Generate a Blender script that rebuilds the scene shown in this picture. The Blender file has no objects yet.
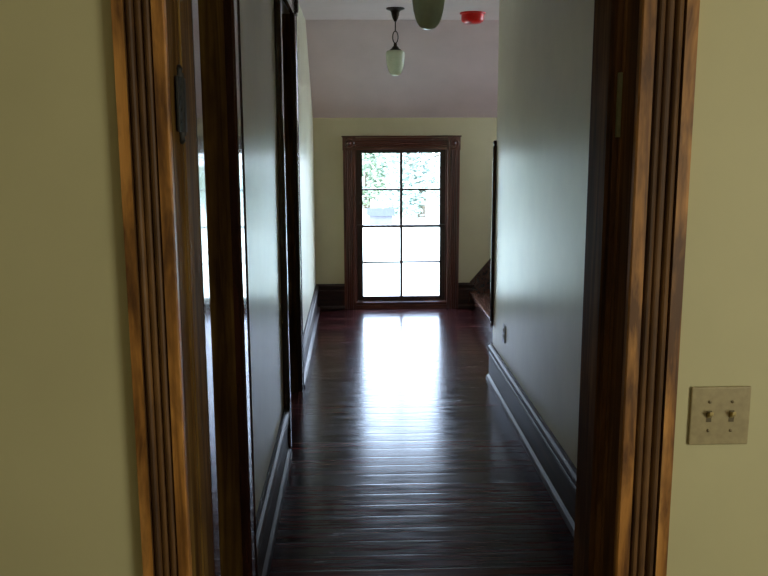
import bpy, bmesh, math, random
from mathutils import Vector, Matrix
random.seed(7)
SC = bpy.context.scene
COL = SC.collection

# ------------------------------------------------------------------ camera
cam_d = bpy.data.cameras.new('camera')
cam = bpy.data.objects.new('camera', cam_d); COL.objects.link(cam)
cam_d.sensor_width = 36.0
cam_d.lens = 36.0 * 850 / 768
cam_d.clip_start = 0.02
cam_d.clip_end = 400
EYE = 1.65
cam.location = (0, 0, EYE)
PITCH, YAW, ROLL = 10.0, 2.0, 0.2
cam.rotation_mode = 'XYZ'
R_ = Matrix.Rotation(math.radians(-YAW), 4, 'Z') @ Matrix.Rotation(math.radians(90 - PITCH), 4, 'X') @ Matrix.Rotation(math.radians(-ROLL), 4, 'Z')
cam.rotation_euler = R_.to_euler('XYZ')
SC.camera = cam

# ------------------------------------------------------------------ world, sun, daylight, added stair fill, exposure
SKY_STRENGTH = 18.5
SUN_STRENGTH = 8.0
ROOM_LIGHT = 58.0
STAIR_FILL = 3.0
w = bpy.data.worlds.new('sky'); SC.world = w; w.use_nodes = True
nt = w.node_tree; bg = nt.nodes['Background']
tc = nt.nodes.new('ShaderNodeTexCoord'); sep = nt.nodes.new('ShaderNodeSeparateXYZ')
rp = nt.nodes.new('ShaderNodeValToRGB')
nt.links.new(tc.outputs['Generated'], sep.inputs[0]); nt.links.new(sep.outputs['Z'], rp.inputs[0])
rp.color_ramp.elements[0].position = 0.0; rp.color_ramp.elements[0].color = (0.72, 0.83, 1.0, 1)
rp.color_ramp.elements[1].position = 0.7; rp.color_ramp.elements[1].color = (0.42, 0.62, 1.0, 1)
nt.links.new(rp.outputs[0], bg.inputs['Color']); bg.inputs['Strength'].default_value = SKY_STRENGTH

sun_d = bpy.data.lights.new('sun', 'SUN'); sun = bpy.data.objects.new('sun', sun_d); COL.objects.link(sun)
sun_d.energy = SUN_STRENGTH; sun_d.angle = math.radians(0.6); sun_d.color = (1, 0.96, 0.88)
sun.rotation_euler = Vector((0.35, 0.75, -1.0)).to_track_quat('-Z', 'Y').to_euler()   # shines from behind the house

def area(name, loc, direction, sx, sy, energy, color, portal=False):
    d = bpy.data.lights.new(name, 'AREA'); o = bpy.data.objects.new(name, d); COL.objects.link(o)
    d.shape = 'RECTANGLE'; d.size = sx; d.size_y = sy; d.energy = energy; d.color = color
    o.location = loc; o.rotation_euler = Vector(direction).to_track_quat('-Z', 'Z').to_euler()
    if portal: d.cycles.is_portal = True
    return o
area('daylight_room_window', (2.38, -0.5, 1.35), (-1, 0, 0), 1.3, 1.5, ROOM_LIGHT, (1.0, 0.93, 0.72))
area('stair_fill_lamp', (2.98, 6.9, 1.35), (-1, 0, 0), 0.9, 0.7, STAIR_FILL, (0.95, 0.93, 1.0))  # added fill lamp for the far end; no window is known here
area('hall_window_portal', (0.4575, 8.5, 0.8), (0, -1, 0), 0.95, 1.55, 10, (1, 1, 1), portal=True)

vs = SC.view_settings
SC.display_settings.display_device = 'sRGB'
vs.view_transform = 'Standard'; vs.look = 'None'; vs.exposure = 0.0; vs.gamma = 1.0
vs.use_curve_mapping = False
SC.cycles.use_denoising = True
SC.cycles.max_bounces = 14
SC.cycles.diffuse_bounces = 8
SC.cycles.glossy_bounces = 6
SC.cycles.transparent_max_bounces = 16
SC.cycles.sample_clamp_indirect = 12

# ------------------------------------------------------------------ materials
def new_mat(name):
    m = bpy.data.materials.new(name); m.use_nodes = True
    n = m.node_tree
    return m, n, n.nodes['Principled BSDF']

def coords(n, scale, rot=(0, 0, 0)):
    t = n.nodes.new('ShaderNodeTexCoord'); mp = n.nodes.new('ShaderNodeMapping')
    mp.inputs['Scale'].default_value = scale; mp.inputs['Rotation'].default_value = rot
    n.links.new(t.outputs['Object'], mp.inputs[0])
    return mp.outputs[0]

def noise(n, vec, scale, detail=4, rough=0.55, dist=0):
    t = n.nodes.new('ShaderNodeTexNoise'); n.links.new(vec, t.inputs['Vector'])
    t.inputs['Scale'].default_value = scale; t.inputs['Detail'].default_value = detail
    t.inputs['Roughness'].default_value = rough; t.inputs['Distortion'].default_value = dist
    return t.outputs['Fac']

def ramp(n, fac, stops):
    r = n.nodes.new('ShaderNodeValToRGB'); n.links.new(fac, r.inputs[0])
    e = r.color_ramp.elements
    e[0].position, e[0].color = stops[0][0], (*stops[0][1], 1)
    e[1].position, e[1].color = stops[-1][0], (*stops[-1][1], 1)
    for p, c in stops[1:-1]:
        q = e.new(p); q.color = (*c, 1)
    return r.outputs[0]

def mixc(n, fac, a, b, mode='MIX'):
    m = n.nodes.new('ShaderNodeMix'); m.data_type = 'RGBA'; m.blend_type = mode
    for s, v in ((0, fac), (6, a), (7, b)):
        if hasattr(v, 'is_linked') or hasattr(v, 'links'): n.links.new(v, m.inputs[s])
        elif isinstance(v, (int, float)): m.inputs[s].default_value = v
        else: m.inputs[s].default_value = (*v, 1)
    return m.outputs[2]

def bump(n, b, height, strength, dist=0.01):
    k = n.nodes.new('ShaderNodeBump'); k.inputs['Strength'].default_value = strength
    k.inputs['Distance'].default_value = dist
    n.links.new(height, k.inputs['Height']); n.links.new(k.outputs[0], b.inputs['Normal'])

def wood(name, light, mid, dark, axis, rough=0.3, coat=0.4, blotch=0.5, coat_rough=0.12, spec=0.5, patch=(9, 3)):
    m, n, b = new_mat(name)
    st = [34.0, 34.0, 34.0]; st['XYZ'.index(axis)] = 1.6
    v = coords(n, st)
    g = noise(n, v, 1.0, 6, 0.6, 0.6)
    c = ramp(n, g, [(0.3, dark), (0.5, mid), (0.7, light)])
    sb = [float(patch[0])] * 3; sb['XYZ'.index(axis)] = float(patch[1])
    bl = noise(n, coords(n, sb), 1.0, 4, 0.6, 0.3)
    f = ramp(n, bl, [(0.40, (0, 0, 0)), (0.64, (blotch,) * 3)])
    c = mixc(n, f, c, dark)
    n.links.new(c, b.inputs['Base Color'])
    b.inputs['Roughness'].default_value = rough
    b.inputs['Coat Weight'].default_value = coat; b.inputs['Coat Roughness'].default_value = coat_rough
    b.inputs['Specular IOR Level'].default_value = spec
    bump(n, b, g, 0.12, 0.004)
    return m

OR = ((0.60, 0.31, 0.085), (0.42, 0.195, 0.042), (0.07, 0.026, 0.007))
near_v = wood('varnished_casing_upright', *OR, 'Z', 0.45, 0.1, 0.9, patch=(26, 5))
near_h = wood('varnished_casing_level', *OR, 'X', 0.45, 0.1, 0.9, patch=(26, 5))
groove = wood('dark_stained_reeds', (0.25, 0.13, 0.042), (0.15, 0.075, 0.025), (0.025, 0.011, 0.005), 'Z', 0.55, 0.0, 0.7, spec=0.3)
JB = ((0.19, 0.115, 0.026), (0.11, 0.06, 0.015), (0.03, 0.013, 0.005))
jamb_m = wood('dark_varnished_jamb', *JB, 'Z', 0.7, 0.0, 0.6, spec=0.08)
jamb_r = wood('lightened_red_brown_jamb', (0.24, 0.125, 0.048), (0.12, 0.056, 0.022), (0.025, 0.011, 0.005), 'Z', 0.6, 0.0, 0.7, spec=0.15)  # red-brown wood, its colour lightened to make up for missing light
jamb_h = wood('dark_varnished_head', *JB, 'Y', 0.34, 0.35, 0.5)
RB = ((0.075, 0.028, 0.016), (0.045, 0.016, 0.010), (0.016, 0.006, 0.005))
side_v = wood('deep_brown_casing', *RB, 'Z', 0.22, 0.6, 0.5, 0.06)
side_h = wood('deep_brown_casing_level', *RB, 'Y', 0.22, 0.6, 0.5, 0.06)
BB = ((0.06, 0.028, 0.018), (0.036, 0.017, 0.012), (0.014, 0.007, 0.006))
base_y = wood('dark_baseboard_along', *BB, 'Y', 0.5, 0.04, 0.4, 0.12, 0.22)
base_x = wood('dark_baseboard_across', *BB, 'X', 0.5, 0.04, 0.4, 0.12, 0.22)
WN = ((0.17, 0.05, 0.028), (0.105, 0.031, 0.02), (0.035, 0.011, 0.009))
win_v = wood('red_brown_window_wood', *WN, 'Z', 0.28, 0.5, 0.4, 0.1)
win_h = wood('red_brown_window_wood_level', *WN, 'X', 0.28, 0.5, 0.4, 0.1)
sash_m = wood('dark_sash_wood', (0.06, 0.025, 0.018), (0.035, 0.016, 0.012), (0.012, 0.006, 0.005), 'Z', 0.35, 0.3, 0.3)
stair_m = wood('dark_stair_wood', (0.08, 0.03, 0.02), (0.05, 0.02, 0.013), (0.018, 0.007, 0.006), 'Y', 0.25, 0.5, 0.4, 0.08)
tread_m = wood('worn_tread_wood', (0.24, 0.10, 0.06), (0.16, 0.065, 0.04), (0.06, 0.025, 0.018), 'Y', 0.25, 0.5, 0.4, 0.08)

def plaster(name, color, rough, bumpy=0.1, coat=0.0, coat_rough=0.15, var=0.06, spec=0.5):
    m, n, b = new_mat(name)
    v = coords(n, (1, 1, 1))
    a = noise(n, v, 2.2, 4, 0.6)
    lo = tuple(x * (1 - var) for x in color); hi = tuple(min(1, x * (1 + var)) for x in color)
    n.links.new(ramp(n, a, [(0.3, lo), (0.7, hi)]), b.inputs['Base Color'])
    b.inputs['Roughness'].default_value = rough
    b.inputs['Coat Weight'].default_value = coat; b.inputs['Coat Roughness'].default_value = coat_rough
    b.inputs['Specular IOR Level'].default_value = spec
    h = noise(n, coords(n, (5, 5, 1.2)), 1.3, 3, 0.5)
    bump(n, b, h, bumpy, 0.02)
    return m
PAINT = (0.74, 0.70, 0.51)
wall_room = plaster('cream_eggshell_paint', (0.51, 0.505, 0.30), 0.6, 0.05, var=0.04)
wall_hall = plaster('cream_semigloss_paint', PAINT, 0.42, 0.10, 0.12, 0.2, spec=0.42)
wall_far = plaster('cream_paint_darkened', (0.52, 0.46, 0.27), 0.6, 0.05)  # same cream as the hall, colour darkened to stand in for dimness
ceil_m = plaster('mauve_ceiling_paint', (0.68, 0.55, 0.54), 0.7, 0.05)

# floor: narrow boards laid across the hall under worn varnish
def floor_mat():
    m, n, b = new_mat('dark_varnished_floorboards')
    BW = 0.118
    t = n.nodes.new('ShaderNodeTexCoord'); s = n.nodes.new('ShaderNodeSeparateXYZ')
    n.links.new(t.outputs['Object'], s.inputs[0])
    def mth(op, a, c=None):
        k = n.nodes.new('ShaderNodeMath'); k.operation = op
        for i, q in enumerate((a, c)):
            if q is None: continue
            if isinstance(q, (int, float)): k.inputs[i].default_value = q
            else: n.links.new(q, k.inputs[i])
        return k.outputs[0]
    u = mth('DIVIDE', s.outputs['Y'], BW)
    wob = noise(n, coords(n, (1.2, 3, 1)), 1.0, 2)
    u = mth('ADD', u, mth('MULTIPLY', wob, 0.12))
    fr = mth('FRACT', u); cell = mth('FLOOR', u)
    wn = n.nodes.new('ShaderNodeTexWhiteNoise'); wn.noise_dimensions = '1D'; n.links.new(cell, wn.inputs['W'])
    edge = mth('MINIMUM', fr, mth('SUBTRACT', 1.0, fr))           # 0 at the seams
    seam = mth('MINIMUM', mth('MULTIPLY', edge, 15.0), 1.0)
    g = noise(n, coords(n, (2.2, 60, 20)), 1.0, 6, 0.62, 0.5)
    c = ramp(n, g, [(0.28, (0.016, 0.004, 0.004)), (0.5, (0.062, 0.015, 0.013)), (0.75, (0.15, 0.038, 0.030))])
    tone = ramp(n, wn.outputs['Value'], [(0, (0.45,) * 3), (1, (1.25,) * 3)])
    c = mixc(n, 1.0, c, tone, 'MULTIPLY')
    wear = noise(n, coords(n, (3, 7, 1)), 1.4, 5, 0.6)
    c = mixc(n, ramp(n, wear, [(0.5, (0, 0, 0)), (0.75, (0.6,) * 3)]), c, (0.03, 0.014, 0.012))
    c = mixc(n, ramp(n, seam, [(0.0, (1,) * 3), (1.0, (0,) * 3)]), c, (0.006, 0.004, 0.004))
    n.links.new(c, b.inputs['Base Color'])
    rr = ramp(n, noise(n, coords(n, (2.5, 14, 1)), 1.6, 4, 0.65), [(0.3, (0.13,) * 3), (0.75, (0.30,) * 3)])
    n.links.new(rr, b.inputs['Roughness'])
    b.inputs['Specular IOR Level'].default_value = 0.17
    cup = mth('SQRT', mth('MULTIPLY', edge, 2.0))                    # each board slightly crowned
    tilt = mth('MULTIPLY', mth('SUBTRACT', wn.outputs['Value'], 0.5), fr)
    long_ = noise(n, coords(n, (1.6, 9, 1)), 1.0, 3, 0.5)
    fine = noise(n, coords(n, (7, 45, 1)), 1.0, 4, 0.6)
    h = mth('ADD', mth('MULTIPLY', mth('MULTIPLY', cup, wn.outputs['Value']), 0.3), mth('MULTIPLY', tilt, 0.5))
    h = mth('ADD', h, mth('MULTIPLY', long_, 0.9)); h = mth('ADD', h, mth('MULTIPLY', fine, 0.16))
    h = mth('ADD', h, mth('MULTIPLY', seam, 0.5))
    bump(n, b, h, 0.2, 0.004)
    return m
floor_m = floor_mat()

def plain(name, color, rough=0.5, metal=0.0, bumpy=0.03, scale=60, coat=0.0, var=0.12):
    m, n, b = new_mat(name)
    f = noise(n, coords(n, (1, 1, 1)), scale, 3)
    n.links.new(ramp(n, f, [(0.3, tuple(x * (1 - var) for x in color)), (0.7, tuple(min(1, x * (1 + var)) for x in color))]), b.inputs['Base Color'])
    b.inputs['Roughness'].default_value = rough; b.inputs['Metallic'].default_value = metal
    b.inputs['Coat Weight'].default_value = coat; b.inputs['Coat Roughness'].default_value = 0.05
    if bumpy: bump(n, b, f, bumpy, 0.002)
    return m
pale_metal = plain('pale_worn_metal', (0.20, 0.22, 0.12), 0.5)
iron = plain('black_iron', (0.010, 0.011, 0.010), 0.6, 0.0)
bronze = plain('dark_bronze', (0.045, 0.03, 0.02), 0.35, 0.8)
plate_m = plain('tan_plastic', (0.34, 0.30, 0.17), 0.35)
toggle_m = plain('yellowed_toggle', (0.42, 0.35, 0.14), 0.35)
slot_m = plain('slot_dark', (0.10, 0.08, 0.035), 0.6)
screw_m = plain('screw_metal', (0.16, 0.13, 0.07), 0.4, 0.5)
red_m = plain('red_plastic', (0.78, 0.008, 0.006), 0.3, 0, 0.0, coat=0.15)
outlet_m = plain('dark_outlet_plastic', (0.50, 0.48, 0.44), 0.4)
brass = plain('aged_brass', (0.30, 0.19, 0.07), 0.35, 0.9)
bark = plain('bark', (0.16, 0.12, 0.09), 0.9, 0, 0.4, 8)

def glass_pane_mat():
    m = bpy.data.materials.new('thin_window_glass'); m.use_nodes = True; n = m.node_tree
    for k in list(n.nodes): n.nodes.remove(k)
    out = n.nodes.new('ShaderNodeOutputMaterial'); mx = n.nodes.new('ShaderNodeMixShader')
    tr = n.nodes.new('ShaderNodeBsdfTransparent'); gl = n.nodes.new('ShaderNodeBsdfGlossy'); fr = n.nodes.new('ShaderNodeFresnel')
    tr.inputs[0].default_value = (0.95, 0.97, 0.97, 1); gl.inputs['Roughness'].default_value = 0.02
    fr.inputs['IOR'].default_value = 1.45
    bm_ = n.nodes.new('ShaderNodeBump'); t = n.nodes.new('ShaderNodeTexNoise'); t.inputs['Scale'].default_value = 6
    n.links.new(t.outputs['Fac'], bm_.inputs['Height']); bm_.inputs['Strength'].default_value = 0.05
    n.links.new(bm_.outputs[0], gl.inputs['Normal'])
    n.links.new(fr.outputs[0], mx.inputs[0]); n.links.new(tr.outputs[0], mx.inputs[1]); n.links.new(gl.outputs[0], mx.inputs[2])
    n.links.new(mx.outputs[0], out.inputs[0])
    return m
pane_m = glass_pane_mat()
blocker_m = plain('cream_blocker', (0.7, 0.66, 0.52), 0.8)

def shade_mat():
    m, n, b = new_mat('milky_green_glass')
    f = noise(n, coords(n, (1, 1, 1)), 30, 2)
    c = ramp(n, f, [(0.3, (0.76, 0.80, 0.64)), (0.7, (0.82, 0.86, 0.70))])
    n.links.new(c, b.inputs['Base Color'])
    b.inputs['Roughness'].default_value = 0.12; b.inputs['Coat Weight'].default_value = 0.3
    t = n.nodes.new('ShaderNodeBsdfTranslucent'); n.links.new(c, t.inputs['Color'])
    mx = n.nodes.new('ShaderNodeMixShader'); mx.inputs[0].default_value = 0.45
    n.links.new(b.outputs[0], mx.inputs[1]); n.links.new(t.outputs[0], mx.inputs[2])
    n.links.new(mx.outputs[0], n.nodes['Material Output'].inputs['Surface'])
    return m
shade_m = shade_mat()

def leaf_mat(name, a, c):
    m, n, b = new_mat(name)
    f = noise(n, coords(n, (1, 1, 1)), 0.9, 4)
    n.links.new(ramp(n, f, [(0.3, a), (0.7, c)]), b.inputs['Base Color'])
    b.inputs['Roughness'].default_value = 0.6
    b.inputs['Transmission Weight'].default_value = 0.0
    return m
leaf_a = leaf_mat('light_foliage', (0.24, 0.30, 0.20), (0.42, 0.48, 0.36))
leaf_b = leaf_mat('mint_foliage', (0.26, 0.33, 0.28), (0.42, 0.48, 0.42))
def ground_mat():
    m, n, b = new_mat('pale_dry_yard')
    f = noise(n, coords(n, (1, 1, 1)), 0.5, 5)
    n.links.new(ramp(n, f, [(0.3, (0.58, 0.58, 0.42)), (0.7, (0.70, 0.69, 0.52))]), b.inputs['Base Color'])
    b.inputs['Roughness'].default_value = 0.9
    return m
ground_m = ground_mat()
siding_m = plain('grey_board_siding', (0.09, 0.085, 0.10), 0.8, 0, 0.1, 3)
roofing_m = plain('slate_roofing', (0.04, 0.04, 0.055), 0.8, 0, 0.1, 3)

# ------------------------------------------------------------------ mesh helpers
def link(name, bm, mats, parent=None, smooth=False, bevel=0.0, seg=2):
    bmesh.ops.recalc_face_normals(bm, faces=bm.faces)
    me = bpy.data.meshes.new(name); bm.to_mesh(me); bm.free()
    if not isinstance(mats, (list, tuple)): mats = [mats]
    for m in mats: me.materials.append(m)
    if smooth:
        for p in me.polygons: p.use_smooth = True
        try: me.set_sharp_from_angle(angle=math.radians(40))
        except Exception: pass
    o = bpy.data.objects.new(name, me); COL.objects.link(o)
    if parent: o.parent = parent
    if bevel:
        md = o.modifiers.new('bevel', 'BEVEL'); md.width = bevel; md.segments = seg; md.limit_method = 'ANGLE'
    return o
def box(bm, x0, x1, y0, y1, z0, z1, mi=0):
    v = [bm.verts.new(p) for p in ((x0, y0, z0), (x1, y0, z0), (x1, y1, z0), (x0, y1, z0), (x0, y0, z1), (x1, y0, z1), (x1, y1, z1), (x0, y1, z1))]
    for f in ((0, 3, 2, 1), (4, 5, 6, 7), (0, 1, 5, 4), (1, 2, 6, 5), (2, 3, 7, 6), (3, 0, 4, 7)):
        bm.faces.new([v[i] for i in f]).material_index = mi
def boxes(*bs):
    bm = bmesh.new()
    for b in bs: box(bm, *b)
    return bm
def extr(bm, prof, origin, U, V, W, length, mi=None):
    """closed outline prof [(u,v)] swept from origin along W"""
    O, U, V, W = Vector(origin), Vector(U), Vector(V), Vector(W)
    a = [bm.verts.new(O + U * p[0] + V * p[1]) for p in prof]
    b = [bm.verts.new(O + U * p[0] + V * p[1] + W * length) for p in prof]
    n = len(prof)
    for i in range(n):
        f = bm.faces.new((a[i], a[(i + 1) % n], b[(i + 1) % n], b[i]))
        if mi and i < len(mi): f.material_index = mi[i]
    bm.faces.new(a[::-1]); bm.faces.new(b)
def lathe(bm, prof, origin=(0, 0, 0), axis='Z', seg=32, mi=0):
    """prof [(r, h)] turned about the axis"""
    O = Vector(origin); rings = []
    for r, h in prof:
        ring = []
        for k in range(seg if r > 1e-6 else 1):
            a = 2 * math.pi * k / seg
            p = {'Z': (r * math.cos(a), r * math.sin(a), h), 'Y': (r * math.cos(a), h, r * math.sin(a)), 'X': (h, r * math.cos(a), r * math.sin(a))}[axis]
            ring.append(bm.verts.new(O + Vector(p)))
        rings.append(ring)
    for A, B in zip(rings, rings[1:]):
        if len(A) == 1 and len(B) == 1: continue
        for k in range(seg):
            j = (k + 1) % seg
            if len(A) == 1: f = bm.faces.new((A[0], B[k], B[j]))
            elif len(B) == 1: f = bm.faces.new((A[k], A[j], B[0]))
            else: f = bm.faces.new((A[k], A[j], B[j], B[k]))
            f.material_index = mi
def tube(bm, pts, radii, seg=8):
    rings = []
    for i, p in enumerate(pts):
        p = Vector(p); d = (Vector(pts[min(i + 1, len(pts) - 1)]) - Vector(pts[max(i - 1, 0)])).normalized()
        s = d.cross(Vector((0.31, 0.17, 0.93))).normalized(); t = d.cross(s)
        rings.append([bm.verts.new(p + (s * math.cos(2 * math.pi * k / seg) + t * math.sin(2 * math.pi * k / seg)) * radii[i]) for k in range(seg)])
    for A, B in zip(rings, rings[1:]):
        for k in range(seg): bm.faces.new((A[k], A[(k + 1) % seg], B[(k + 1) % seg], B[k]))
    bm.faces.new(rings[0][::-1]); bm.faces.new(rings[-1])
def struct(o, label=None):
    o['kind'] = 'structure'
    if label: o['label'] = label
    return o
def tag(o, label, cat, group=None, kind=None):
    o['label'] = label; o['category'] = cat
    if group: o['group'] = group
    if kind: o['kind'] = kind
    return o
def empty(name, loc=(0, 0, 0)):
    o = bpy.data.objects.new(name, None); COL.objects.link(o); o.location = loc; o.empty_display_size = 0.1
    return o
def copy_tree(o, parent=None):
    c = o.copy(); COL.objects.link(c)
    if parent: c.parent = parent
    for ch in o.children: copy_tree(ch, c)
    return c

# ------------------------------------------------------------------ sizes (metres; camera at 0,0 in the near room)
NY0, NY1 = 1.62, 1.85          # wall with the doorway we look through
JL, JR = -0.337, 0.531         # its clear opening
HEAD = 2.40
CEIL = 2.60
LX, LT = -0.38, 0.22           # hall left wall face, thickness
RX = 0.945                     # hall right wall face
FY = 8.20                      # far wall
BREAK, KNEE = 7.20, 1.84       # where the ceiling turns down, its height at the far wall
REND = 5.66                    # the right wall ends here, the stair opens
SX = 3.0
A0, A1 = 2.04, 2.63            # first side doorway
B0, B1 = 4.43, 5.42            # second side doorway
WX0, WX1, WZ0, WZ1 = 0.015, 0.900, 0.065, 1.54   # window opening

# ------------------------------------------------------------------ floor, walls, ceiling
struct(link('floor', boxes((-2.6, SX + 0.2, -2.7, FY + 0.25, -0.12, 0.0)), floor_m), 'dark glossy floorboards laid across the hall')
J = 0.022
def holed(name, xa, xb, ya, yb, top, y0, y1, z0, z1, m):
    struct(link(name, boxes((xa, xb, ya, y0, 0, top), (xa, xb, y1, yb, 0, top), (xa, xb, y0, y1, 0, z0), (xa, xb, y0, y1, z1, top)), m))
struct(link('wall_near', boxes((-2.4, JL - J, NY0, NY1, 0, CEIL), (JR + J, 2.4, NY0, NY1, 0, CEIL), (JL - J, JR + J, NY0, NY1, HEAD + J, CEIL)), wall_room))
x0 = LX - LT
struct(link('wall_left', boxes((x0, LX, NY1, A0 - J, 0, CEIL), (x0, LX, A1 + J, B0 - J, 0, CEIL), (x0, LX, B1 + J, FY, 0, CEIL),
                               (x0, LX, A0 - J, A1 + J, HEAD + J, CEIL), (x0, LX, B0 - J, B1 + J, HEAD + J, CEIL)), wall_hall))
struct(link('wall_right', boxes((RX, RX + 0.14, NY1, REND, 0, CEIL)), wall_hall))
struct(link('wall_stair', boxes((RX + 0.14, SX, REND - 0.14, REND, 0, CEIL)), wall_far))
VS = (6.45, 7.35, 1.0, 1.7)
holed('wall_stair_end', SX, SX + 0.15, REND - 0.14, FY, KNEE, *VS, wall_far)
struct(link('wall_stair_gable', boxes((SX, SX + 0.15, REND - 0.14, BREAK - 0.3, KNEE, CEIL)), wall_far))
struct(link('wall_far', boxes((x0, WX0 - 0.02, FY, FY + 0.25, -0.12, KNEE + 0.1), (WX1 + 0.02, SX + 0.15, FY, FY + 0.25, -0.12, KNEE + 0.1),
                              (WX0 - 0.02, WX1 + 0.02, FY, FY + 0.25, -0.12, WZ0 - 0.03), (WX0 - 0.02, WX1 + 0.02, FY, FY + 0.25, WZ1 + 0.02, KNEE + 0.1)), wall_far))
# near room, behind the camera
struct(link('wall_room_left', boxes((-2.6, -2.4, -2.5, NY1, 0, CEIL)), wall_room))
VR = (-1.15, 0.15, 0.6, 2.1)
holed('wall_room_right', 2.4, 2.6, -2.5, NY1, CEIL, *VR, wall_room)
struct(link('wall_back', boxes((-2.6, 2.6, -2.7, -2.5, 0, CEIL)), wall_room))
bm = bmesh.new()
box(bm, -2.6, SX + 0.15, -2.7, BREAK, CEIL, CEIL + 0.15)
extr(bm, [(BREAK, CEIL), (FY + 0.0, KNEE), (FY + 0.25, KNEE + 0.0), (FY + 0.25, KNEE + 0.15), (BREAK, CEIL + 0.15)], (x0, 0, 0), (0, 1, 0), (0, 0, 1), (1, 0, 0), SX + 0.15 - x0)
struct(link('ceiling', bm, ceil_m), 'mauve white ceiling sloping down to the low far wall')

# ------------------------------------------------------------------ baseboards
H = 0.25
BASE = [(0, 0), (0.040, 0), (0.040, 0.010), (0.034, 0.024), (0.022, 0.034), (0.020, 0.036), (0.020, 0.165), (0.024, 0.170), (0.026, 0.180), (0.022, 0.190),
        (0.018, 0.193), (0.018, 0.205), (0.028, 0.212), (0.032, 0.224), (0.028, 0.236), (0.016, 0.242), (0.012, H), (0, H)]
def baseboard(name, runs, m):
    bm = bmesh.new()
    for (o, V, W, L) in runs: extr(bm, BASE, o, V, (0, 0, 1), W, L)
    return struct(link(name, bm, m))
CW = 0.115; CWN = 0.105
baseboard('baseboard_left', [((LX, A1 + CW, 0), (1, 0, 0), (0, 1, 0), B0 - CW - A1 - CW), ((LX, B1 + CW, 0), (1, 0, 0), (0, 1, 0), FY - B1 - CW)], base_y)
baseboard('baseboard_right', [((RX, NY1, 0), (-1, 0, 0), (0, 1, 0), REND + 0.03 - NY1)], base_y)
baseboard('baseboard_far', [((LX, FY, 0), (0, -1, 0), (1, 0, 0), WX0 - CW - LX), ((WX1 + CW, FY, 0), (0, -1, 0), (1, 0, 0), 1.17 - WX1 - CW)], base_x)
baseboard('baseboard_room', [((-2.4, NY0, 0), (0, -1, 0), (1, 0, 0), JL - 0.094 + 2.4), ((JR + CWN, NY0, 0), (0, -1, 0), (1, 0, 0), 2.4 - JR - CWN)], base_x)

# ------------------------------------------------------------------ casings
def reeded(wd, t):
    """casing outline from the wall edge (u=0) to the opening (u=wd); returns points and a 0/1 list: plain flat or dark stained reed"""
    p = [(0, 0), (0, t), (0.22 * wd, t)]; mi = [0, 0]
    k0, k1 = 0.24 * wd, 0.73 * wd
    p.append((k0, t - 0.010)); mi.append(1)
    n = 3; wr = (k1 - k0) / n
    for i in range(n):
        for j in range(1, 7):
            a = math.pi * j / 7
            h = (0.011 if i != 1 else 0.007)
            p.append((k0 + wr * (i + 0.5 - 0.5 * math.cos(a)), t - 0.011 + h * math.sin(a))); mi.append(1)
        p.append((k0 + wr * (i + 1), t - 0.012)); mi.append(1)
    p += [(0.75 * wd, t - 0.001), (wd - 0.003, t - 0.001), (wd, t - 0.004), (wd, 0)]; mi += [1, 0, 0, 0, 0]
    return p, mi
def rosette(parent, c, size, axis, sign, m, t):
    """square corner block with a turned boss, c = centre on the wall face"""
    bm = bmesh.new(); h = size / 2; T = t + 0.008
    prof = [(0.40 * size, 0), (0.40 * size, 0.004), (0.36 * size, 0.008), (0.31 * size, 0.008), (0.28 * size, 0.001), (0.20 * size, -0.002), (0.13 * size, 0.003), (0.07 * size, 0.009), (0, 0.010)]
    if axis == 'Y':
        box(bm, c[0] - h, c[0] + h, min(c[1], c[1] + sign * T), max(c[1], c[1] + sign * T), c[2] - h, c[2] + h)
    else:
        box(bm, min(c[0], c[0] + sign * T), max(c[0], c[0] + sign * T), c[1] - h, c[1] + h, c[2] - h, c[2] + h)
    o = Vector(c); o['XYZ'.index(axis)] += sign * T
    lathe(bm, [(r, sign * q) for r, q in prof], o, axis, 24)
    return link('corner_block', bm, m, parent)

# --- door_1: the doorway in front of the camera
d1 = struct(empty('door_1', ((JL + JR) / 2, NY0, 0)), 'doorway with worn orange-brown reeded casing framing the view')
def child(name, bm, mats, root, **k):
    o = link(name, bm, mats, root, **k); o.matrix_parent_inverse = Matrix.Translation(-root.location); return o
CWL = 0.094
cp, cmi = reeded(CWN, 0.026)
def blend(o, root): o.matrix_parent_inverse = Matrix.Translation(-root.location); return o
for s, x in ((1, JL - CWL), (-1, JR + CWN)):
    cp, cmi = reeded(CWL if s > 0 else CWN, 0.020)
    bm = bmesh.new(); extr(bm, cp, (x, NY0, 0), (s, 0, 0), (0, -1, 0), (0, 0, 1), HEAD, cmi)
    child('casing', bm, [near_v, groove], d1)
bm = bmesh.new(); extr(bm, cp, (JL, NY0, HEAD + CWN), (0, 0, -1), (0, -1, 0), (1, 0, 0), JR - JL, cmi)
child('head_casing', bm, [near_h, groove], d1)
for x in (JL - CWN / 2, JR + CWN / 2): blend(rosette(d1, (x, NY0, HEAD + CWN / 2), CWN, 'Y', -1, near_v, 0.026), d1)
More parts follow.
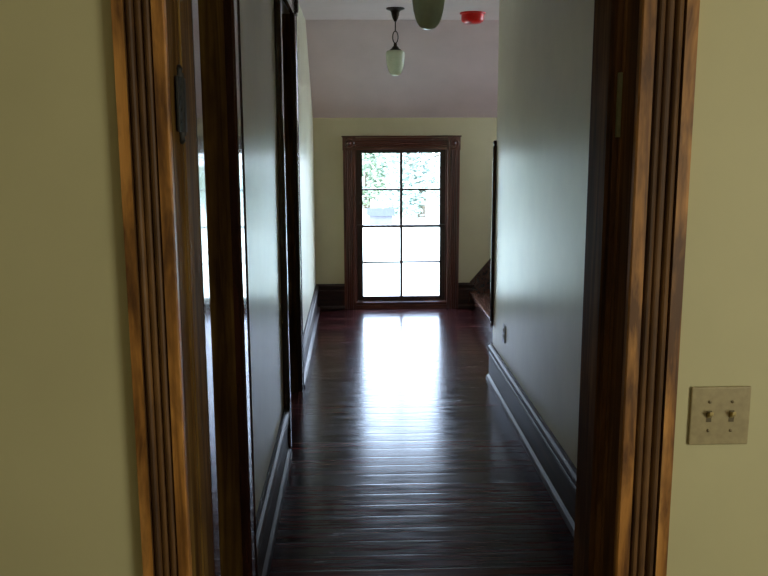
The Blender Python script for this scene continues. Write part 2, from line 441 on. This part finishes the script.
# jambs: plain face, then a bead, then the thicker rear part
def jamb_bm(x, s, step):
    bm = bmesh.new()
    pr = [(-J, NY0), (0, NY0), (0, 1.692), (0.004, 1.696), (0.004, 1.704), (step * 0.55, 1.706), (step * 0.6, 1.712), (step * 0.45, 1.716), (step * 0.5, 1.720), (step, 1.722), (step, 1.846), (step - 0.004, NY1), (-J, NY1)]
    extr(bm, pr, (x, 0, 0), (s, 0, 0), (0, 1, 0), (0, 0, 1), HEAD)
    return bm
child('jamb', jamb_bm(JL, 1, 0.004), jamb_m, d1)
child('jamb', jamb_bm(JR, -1, 0.022), jamb_r, d1)
child('head_jamb', boxes((JL - J, JR + J, NY0, NY1, HEAD, HEAD + J)), jamb_h, d1)
def old_hinge(x, s, z0, z1, m, knuckle=True, wide=0.075):
    bm = bmesh.new()
    xa, xb = sorted((x, x + s * 0.005))
    box(bm, xa, xb, 1.652, 1.652 + wide, z0 + 0.008, z1 - 0.008)
    for k in range(4):
        z = z0 + 0.028 + k * (z1 - z0 - 0.056) / 3
        lathe(bm, [(0.004, 0), (0.004, s * 0.0015), (0.0, s * 0.002)], (x + s * 0.005, 1.664 + 0.012 * (k % 2), z), 'X', 10)
    o = child('hinge', bm, m, d1, bevel=0.001)
    if knuckle:
        bm = bmesh.new()
        n = 5; L = (z1 - z0) / n
        for k in range(n):
            lathe(bm, [(0, k * L), (0.0085, k * L), (0.009, k * L + 0.002), (0.009, (k + 1) * L - 0.002), (0.0085, (k + 1) * L), (0, (k + 1) * L)], (x - s * 0.001, 1.695, z0), 'Z', 14)
        for z, q in ((z0, -1), (z1, 1)):
            lathe(bm, [(0.006, 0), (0.006, q * 0.004), (0.008, q * 0.008), (0.004, q * 0.014), (0, q * 0.016)], (x - s * 0.001, 1.695, z), 'Z', 12)
        kn = link('hinge_knuckle', bm, m, o, smooth=True); kn.matrix_parent_inverse = Matrix.Identity(4)
    return o
old_hinge(JL + 0.004, 1, 1.655, 1.775, iron)['label'] = 'black iron hinge left on the jamb'
old_hinge(JL + 0.004, 1, 0.22, 0.34, iron)['label'] = 'black iron hinge left on the jamb'
bm = bmesh.new(); box(bm, JR - 0.010, JR - 0.0035, 1.690, 1.7025, 1.65, 1.775)
child('strike_plate', bm, pale_metal, d1)['label'] = 'thin pale metal strip in the jamb rebate'

# --- door_2 and door_3: side doorways in the left wall
def panel_door(name, root, y0, y1, xf):
    """four panel leaf, front face at xf, seen from +x"""
    t = 0.042; st = 0.105; zt = HEAD - 0.006; zb = 0.012; ml = (y0 + y1) / 2
    bm = bmesh.new()
    for a, b in ((y0, y0 + st), (y1 - st, y1)): box(bm, xf - t, xf, a, b, zb, zt)
    for a, b in ((zb, 0.24), (0.95, 1.13), (zt - 0.12, zt)): box(bm, xf - t, xf, y0 + st, y1 - st, a, b)
    for a, b in ((0.24, 0.95), (1.13, zt - 0.12)): box(bm, xf - t, xf, ml - 0.045, ml + 0.045, a, b)
    leaf = child(name, bm, jamb_m, root)
    for ya, yb in ((y0 + st, ml - 0.045), (ml + 0.045, y1 - st)):
        for a, b in ((0.24, 0.95), (1.13, zt - 0.12)):
            bm = bmesh.new(); box(bm, xf - t + 0.008, xf - 0.012, ya, yb, a, b)
            p = link('door_panel', bm, jamb_m, leaf)
    bm = bmesh.new()
    lathe(bm, [(0.026, 0), (0.026, 0.004), (0.01, 0.008), (0.01, 0.03), (0.026, 0.04), (0.029, 0.052), (0.022, 0.064), (0, 0.068)], (xf, y0 + 0.055, 1.03), 'X', 20)
    link('door_knob', bm, iron, leaf, smooth=True)
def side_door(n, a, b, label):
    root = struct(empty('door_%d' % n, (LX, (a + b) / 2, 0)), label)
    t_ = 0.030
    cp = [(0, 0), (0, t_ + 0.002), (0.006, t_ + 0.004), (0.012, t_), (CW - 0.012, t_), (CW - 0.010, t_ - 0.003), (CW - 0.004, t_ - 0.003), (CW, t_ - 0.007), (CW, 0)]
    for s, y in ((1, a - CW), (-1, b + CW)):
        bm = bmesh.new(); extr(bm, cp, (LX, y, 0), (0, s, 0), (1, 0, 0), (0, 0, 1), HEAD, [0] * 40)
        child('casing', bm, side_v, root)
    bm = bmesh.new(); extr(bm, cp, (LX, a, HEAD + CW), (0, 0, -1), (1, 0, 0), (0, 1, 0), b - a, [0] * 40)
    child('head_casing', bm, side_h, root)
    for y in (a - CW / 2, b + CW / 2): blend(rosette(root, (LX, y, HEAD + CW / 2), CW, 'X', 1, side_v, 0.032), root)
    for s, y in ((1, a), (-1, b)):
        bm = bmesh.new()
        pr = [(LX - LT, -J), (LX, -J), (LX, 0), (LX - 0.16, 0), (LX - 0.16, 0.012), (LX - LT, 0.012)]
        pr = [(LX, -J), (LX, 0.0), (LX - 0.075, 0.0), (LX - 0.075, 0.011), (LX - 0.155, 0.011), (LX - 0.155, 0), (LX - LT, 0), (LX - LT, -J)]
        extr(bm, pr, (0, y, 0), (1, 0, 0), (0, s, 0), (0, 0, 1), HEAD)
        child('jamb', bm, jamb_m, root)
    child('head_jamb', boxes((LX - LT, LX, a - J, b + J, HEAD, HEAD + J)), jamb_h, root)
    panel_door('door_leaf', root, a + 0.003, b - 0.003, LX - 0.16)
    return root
side_door(2, A0, A1, 'narrow dark side doorway nearest on the left wall')
side_door(3, B0, B1, 'dark side doorway farther along the left wall')

# ------------------------------------------------------------------ window at the end of the hall
w1 = struct(empty('window_1', ((WX0 + WX1) / 2, FY, 0)), 'low eight-pane sash window in red-brown casing at the hall end')
cp, cmi = reeded(CW, 0.028)
for s, x in ((1, WX0 - CW), (-1, WX1 + CW)):
    bm = bmesh.new(); extr(bm, cp, (x, FY, 0), (s, 0, 0), (0, -1, 0), (0, 0, 1), WZ1)
    child('window_casing', bm, win_v, w1)
bm = bmesh.new(); extr(bm, cp, (WX0, FY, WZ1 + CW), (0, 0, -1), (0, -1, 0), (1, 0, 0), WX1 - WX0)
child('head_casing', bm, win_h, w1)
for x in (WX0 - CW / 2, WX1 + CW / 2): blend(rosette(w1, (x, FY, WZ1 + CW / 2), CW + 0.008, 'Y', -1, win_v, 0.028), w1)
child('head_cap', boxes((WX0 - CW - 0.012, WX1 + CW + 0.012, FY - 0.045, FY, WZ1 + CW + 0.004, WZ1 + CW + 0.018)), win_h, w1, bevel=0.003)
child('window_sill', boxes((WX0, WX1, FY - 0.012, FY + 0.25, WZ0 - 0.03, WZ0)), win_h, w1, bevel=0.003)
child('apron', boxes((WX0, WX1, FY - 0.02, FY, 0, WZ0 - 0.03)), win_h, w1)
child('window_jamb', boxes((WX0 - 0.02, WX0, FY, FY + 0.25, WZ0, WZ1), (WX1, WX1 + 0.02, FY, FY + 0.25, WZ0, WZ1), (WX0 - 0.02, WX1 + 0.02, FY, FY + 0.25, WZ1, WZ1 + 0.02),
      (WX0, WX0 + 0.014, FY + 0.028, FY + 0.05, WZ0, WZ1), (WX1 - 0.014, WX1, FY + 0.028, FY + 0.05, WZ0, WZ1)), win_v, w1)
GX0, GX1 = 0.084, 0.836
MX = (GX0 + GX1) / 2 
def sash(name, yc, z0, z1, g0, gm, g1):
    bm = bmesh.new(); y0, y1 = yc - 0.019, yc + 0.019
    box(bm, WX0 + 0.002, GX0, y0, y1, z0, z1); box(bm, GX1, WX1 - 0.002, y0, y1, z0, z1)
    box(bm, GX0, GX1, y0, y1, z0, g0); box(bm, GX0, GX1, y0, y1, g1, z1)
    sh = child(name, bm, sash_m, w1)
    bm = bmesh.new()
    box(bm, MX - 0.013, MX + 0.013, y0 + 0.004, y1 - 0.004, g0, g1)
    for a, b in ((GX0, MX - 0.013), (MX + 0.013, GX1)): box(bm, a, b, y0 + 0.004, y1 - 0.004, gm - 0.009, gm + 0.009)
    link('muntin', bm, sash_m, sh)
    for a, b in ((GX0, MX - 0.013), (MX + 0.013, GX1)):
        for c, d in ((g0, gm - 0.009), (gm + 0.009, g1)):
            bm = bmesh.new(); v = [bm.verts.new(p) for p in ((a, yc, c), (b, yc, c), (b, yc, d), (a, yc, d))]; bm.faces.new(v)
            link('window_pane', bm, pane_m, sh)
sash('lower_sash', FY + 0.072, WZ0 + 0.001, 0.817, 0.112, 0.450, 0.792)
sash('upper_sash', FY + 0.114, 0.790, WZ1 - 0.001, 0.812, 1.157, 1.508)

# unseen windows, near room and stairs; sealed, with lamps in front giving the light
def plain_window(n, x, s_, y0, y1, z0, z1):
    w2 = struct(empty('window_%d' % n, (x, (y0 + y1) / 2, 0)))
    xa, xb = sorted((x, x - s_ * 0.025))
    child('window_frame', boxes((xa, xb, y0 - 0.1, y0, z0, z1), (xa, xb, y1, y1 + 0.1, z0, z1), (xa, xb, y0 - 0.1, y1 + 0.1, z1, z1 + 0.1), (xa, xb, y0 - 0.1, y1 + 0.1, z0 - 0.1, z0)), jamb_m, w2)
    bm = bmesh.new(); X = x + s_ * 0.1
    v = [bm.verts.new(p) for p in ((X, y0, z0), (X, y1, z0), (X, y1, z1), (X, y0, z1))]; bm.faces.new(v)
    child('window_pane', bm, pane_m, w2)
    child('sky_blocker', boxes((X - 0.035, X - 0.03, y0, y1, z0, z1)) if s_ > 0 else None, blocker_m, w2)  # added unseen panel that keeps sky light out of the opening
plain_window(2, 2.4, 1, *VR)
plain_window(3, SX, 1, *VS)  # made-up stair window, added to carry the fill lamp

# ------------------------------------------------------------------ staircase off the right side
st = empty('staircase', (1.17, (REND + FY) / 2, 0))
tag(st, 'dark wooden staircase climbing to the right beside the far window', 'staircase')
RISE, RUN, X0, NS = 0.15, 0.22, 1.16, 6
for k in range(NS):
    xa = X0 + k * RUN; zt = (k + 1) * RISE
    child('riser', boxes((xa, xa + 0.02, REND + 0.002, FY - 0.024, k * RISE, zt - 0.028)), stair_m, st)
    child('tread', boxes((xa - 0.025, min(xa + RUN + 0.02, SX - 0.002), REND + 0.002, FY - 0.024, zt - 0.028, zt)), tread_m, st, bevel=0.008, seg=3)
bm = bmesh.new()
xe = SX - 0.002
extr(bm, [(1.105, 0), (xe, 0), (xe, 1.30), (1.92, 1.18), (1.13, 0.26)], (0, FY - 0.022, 0), (1, 0, 0), (0, 0, 1), (0, 1, 0), 0.021)
child('skirt_board', bm, stair_m, st)

# ------------------------------------------------------------------ turned corner bead at the end of the right wall
bm = bmesh.new(); r = 0.017
prof = [(0, 0), (0.008, 0.001), (0.014, 0.008), (0.018, 0.018), (0.014, 0.030), (0.009, 0.036), (0.016, 0.044), (r, 0.060), (r, 1.21), (0.016, 1.22), (0.009, 1.226), (0.014, 1.232), (0.018, 1.244), (0.012, 1.256), (0, 1.260)]
lathe(bm, prof, (RX - 0.006, REND + 0.006, 0.375), 'Z', 20)
o = link('corner_bead', bm, side_v, smooth=True)
struct(o, 'thin dark turned wooden bead guarding the plaster corner of the right wall'); o.name = 'trim_1'

# ------------------------------------------------------------------ light switch on the near wall
SWX, SWZ = 0.732, 1.097
sw = empty('light_switch', (SWX, NY0, SWZ))
tag(sw, 'tan double light switch plate on the cream wall right of the doorway', 'light switch')
def local(name, bm, m, root, **k): return link(name, bm, m, root, **k)
bm = bmesh.new(); box(bm, -0.061, 0.061, -0.006, 0, -0.061, 0.061)
local('switch_plate', bm, plate_m, sw, bevel=0.003, seg=3)
for i, x in enumerate((-0.023, 0.023)):
    bm = bmesh.new(); box(bm, x - 0.0052, x + 0.0052, -0.0066, -0.004, -0.012, 0.012)
    local('toggle_slot', bm, slot_m, sw)
    bm = bmesh.new(); up = 1
    extr(bm, [(-0.005, -0.0045), (-0.019, 0.006), (-0.019, 0.0125), (-0.005, 0.0075)], (x - 0.004, 0, 0), (0, 1, 0), (0, 0, 1), (1, 0, 0), 0.008)
    local('toggle', bm, toggle_m, sw, bevel=0.0012)
    for z in (-0.030, 0.030):
        bm = bmesh.new(); lathe(bm, [(0.0034, -0.005), (0.0034, -0.0068), (0.002, -0.0076), (0, -0.0078)], (x, 0, z), 'Y', 14)
        local('screw', bm, screw_m, sw, smooth=True)

# ------------------------------------------------------------------ outlet on the right hall wall
OY, OZ = 5.22, 0.43
ot = empty('wall_outlet', (RX, OY, OZ))
tag(ot, 'small plate outlet low on the right hall wall above the baseboard', 'outlet')
bm = bmesh.new(); box(bm, -0.007, 0, -0.035, 0.035, -0.057, 0.057)
local('outlet_plate', bm, outlet_m, ot, bevel=0.002)
for z in (-0.02, 0.02):
    bm = bmesh.new(); lathe(bm, [(0.0165, -0.006), (0.0165, -0.0085), (0, -0.009)], (0, 0, z), 'X', 20)
    s = local('socket', bm, plate_m, ot)
    bm = bmesh.new()
    for q in (-0.006, 0.006): box(bm, -0.0098, -0.0085, q - 0.001, q + 0.001, z - 0.002, z + 0.006)
    link('slot', bm, slot_m, s)

# ------------------------------------------------------------------ pendant lights
def make_pendant():
    root = empty('pendant_light')
    bm = bmesh.new()
    lathe(bm, [(0, 0), (0.068, 0), (0.070, -0.006), (0.060, -0.012), (0.040, -0.018), (0.032, -0.030), (0.029, -0.048), (0.022, -0.072), (0.013, -0.088), (0.010, -0.096), (0, -0.098)], seg=32)
    link('canopy', bm, bronze, root, smooth=True)
    bm = bmesh.new(); tube(bm, [(0, 0, -0.095), (0, 0, -0.168)], [0.0045, 0.0045], 10)
    link('stem', bm, bronze, root, smooth=True)
    bm = bmesh.new(); pts = [(0.017 * math.cos(a), 0, -0.208 + 0.042 * math.sin(a)) for a in [2 * math.pi * k / 28 for k in range(29)]]
    # closed oval link
    rings = []
    for k in range(28):
        a = 2 * math.pi * k / 28; c = Vector((0.020 * math.cos(a), 0, -0.208 + 0.043 * math.sin(a)))
        nrm = Vector((0.043 * math.cos(a), 0, 0.020 * math.sin(a))).normalized()
        rings.append([bm.verts.new(c + (nrm * math.cos(b) + Vector((0, 1, 0)) * math.sin(b)) * 0.0042) for b in [2 * math.pi * j / 8 for j in range(8)]])
    for k in range(28):
        A, B = rings[k], rings[(k + 1) % 28]
        for j in range(8): bm.faces.new((A[j], A[(j + 1) % 8], B[(j + 1) % 8], B[j]))
    link('chain_link', bm, bronze, root, smooth=True)
    bm = bmesh.new()
    lathe(bm, [(0, -0.246), (0.008, -0.248), (0.013, -0.256), (0.013, -0.270), (0.020, -0.276), (0.030, -0.290), (0.044, -0.300), (0.047, -0.312), (0, -0.314)], seg=28)
    link('fitter', bm, bronze, root, smooth=True)
    bm = bmesh.new()
    lathe(bm, [(0, -0.304), (0.050, -0.304), (0.062, -0.308), (0.069, -0.318), (0.071, -0.335), (0.069, -0.375), (0.064, -0.410), (0.055, -0.445), (0.046, -0.465), (0.038, -0.476), (0.028, -0.484), (0.014, -0.489), (0, -0.490)], seg=40)
    link('lamp_shade', bm, shade_m, root, smooth=True)
    return root
p1 = make_pendant(); p1.location = (0.328, 3.80, CEIL)
p2 = copy_tree(p1); p2.location = (0.321, 6.57, CEIL)
tag(p1, 'nearer pendant light, its green-white glass shade cut off by the top edge', 'pendant light', 'pendant lights along the hall ceiling')
tag(p2, 'farther pendant light on a bronze chain link, seen whole before the sloping ceiling', 'pendant light', 'pendant lights along the hall ceiling')

# ------------------------------------------------------------------ red alarm on the ceiling
al = empty('smoke_alarm', (0.93, 6.80, CEIL))
tag(al, 'round red alarm on the ceiling near the top of the right wall', 'smoke alarm')
bm = bmesh.new(); lathe(bm, [(0, 0), (0.100, 0), (0.100, -0.006), (0.096, -0.012), (0, -0.012)], seg=40)
link('base_ring', bm, red_m, al, smooth=True)
bm = bmesh.new(); lathe(bm, [(0, -0.012), (0.088, -0.012), (0.088, -0.05), (0.082, -0.066), (0.062, -0.078), (0.030, -0.083), (0, -0.084)], seg=40)
link('dome', bm, red_m, al, smooth=True)

# ------------------------------------------------------------------ outdoors
GZ = -3.3
bm = bmesh.new(); box(bm, -120, 120, FY + 0.3, 160, GZ - 0.2, GZ)
struct(link('ground', bm, ground_m), 'pale sunlit yard below the window')
def tree(loc, h, rad, lm, nleaf, label, seed, limb=False):
    rnd = random.Random(seed)
    root = empty('tree', loc); tag(root, label, 'tree', 'trees beyond the yard')
    bm = bmesh.new()
    tube(bm, [(0, 0, 0), (0.1, 0, h * 0.25), (0.0, 0.1, h * 0.5), (0.1, 0, h * 0.85)], [0.28, 0.22, 0.15, 0.05], 10)
    for k in range(9):
        a = rnd.uniform(0, 6.28); z = h * rnd.uniform(0.28, 0.7); L = rad * rnd.uniform(0.6, 0.95)
        tube(bm, [(0, 0, z), (L * 0.5 * math.cos(a), L * 0.5 * math.sin(a), z + L * 0.25), (L * math.cos(a), L * math.sin(a), z + L * 0.35)], [0.09, 0.06, 0.02], 6)
    link('trunk', bm, bark, root, smooth=True)
    bm = bmesh.new()
    cl = [(Vector((rnd.uniform(-1, 1), rnd.uniform(-1, 1), rnd.uniform(-1, 1))), rnd.uniform(0.25, 0.5)) for _ in range(26)]
    for k in range(nleaf):
        c, cr = cl[k % 26]
        d = Vector((rnd.gauss(0, 1), rnd.gauss(0, 1), rnd.gauss(0, 1))).normalized() * cr * rnd.uniform(0.5, 1)
        p = Vector(((c.x * 0.7 + d.x) * rad, (c.y * 0.7 + d.y) * rad, max(0.1 + 0.5 * rnd.random(), h * 0.42 + (c.z * 0.95 + d.z) * h * 0.42)))
        s = rnd.uniform(0.09, 0.2); q = Vector((rnd.gauss(0, 1), rnd.gauss(0, 1), rnd.gauss(0, 1))).normalized()
        u = q.cross(Vector((0, 0, 1))).normalized() * s; v = q.cross(u).normalized() * s * 0.6
        bm.faces.new([bm.verts.new(p + e) for e in (-u, -v, u, v)])
    link('foliage', bm, lm, root)
    return root
spec = [(-9.5, 61, 9.0, 2.7, leaf_a, 'leafy light green tree, farthest left outside'), (-4.2, 54, 9.0, 2.5, leaf_b, 'mint green tree outside, left of the window centre'),
        (0.9, 61, 9.6, 2.7, leaf_a, 'light green tree behind the left panes of the window'), (4.3, 54, 8.6, 2.5, leaf_b, 'mint green tree behind the right panes of the window'),
        (9.5, 61, 9.0, 2.7, leaf_a, 'leafy light green tree, farthest right outside')]
for i, (x, y, h, r, lm, lb) in enumerate(spec): tree((x, y, GZ), h, r, lm, 6500, lb, 11 + i)
rnd = random.Random(5)
sr = empty('shrub', (2.95, 27.5, GZ)); tag(sr, 'small green shrub low on the pale yard', 'shrub')
bm = bmesh.new()
for k in range(260):
    d = Vector((rnd.gauss(0, 1), rnd.gauss(0, 1), abs(rnd.gauss(0, 1)))).normalized()
    p = Vector((d.x * 0.28, d.y * 0.28, d.z * 0.32)) * rnd.uniform(0.6, 1); u = Vector((rnd.gauss(0, 1), rnd.gauss(0, 1), rnd.gauss(0, 1))).normalized()
    v = d.cross(u).normalized() * 0.03; u = u * 0.05
    bm.faces.new([bm.verts.new(p + e) for e in (-u, -v, u, v)])
link('foliage', bm, leaf_a, sr)
bm = bmesh.new(); tube(bm, [(0, 0, 0), (0.02, 0, 0.12), (0, 0, 0.25)], [0.02, 0.014, 0.006], 6); link('stem', bm, bark, sr)
sd = empty('shed', (1.5, 49.5, GZ)); tag(sd, 'low grey shed with a dark roof below the trees', 'shed')
bm = bmesh.new(); box(bm, -0.6, 0.7, -0.6, 0.6, 0, 0.55)
link('shed_wall', bm, siding_m, sd)
bm = bmesh.new(); extr(bm, [(-0.75, 0.55), (0.75, 0.55), (0, 0.95)], (-0.75, 0, 0), (0, 1, 0), (0, 0, 1), (1, 0, 0), 1.6)
link('roof', bm, roofing_m, sd)
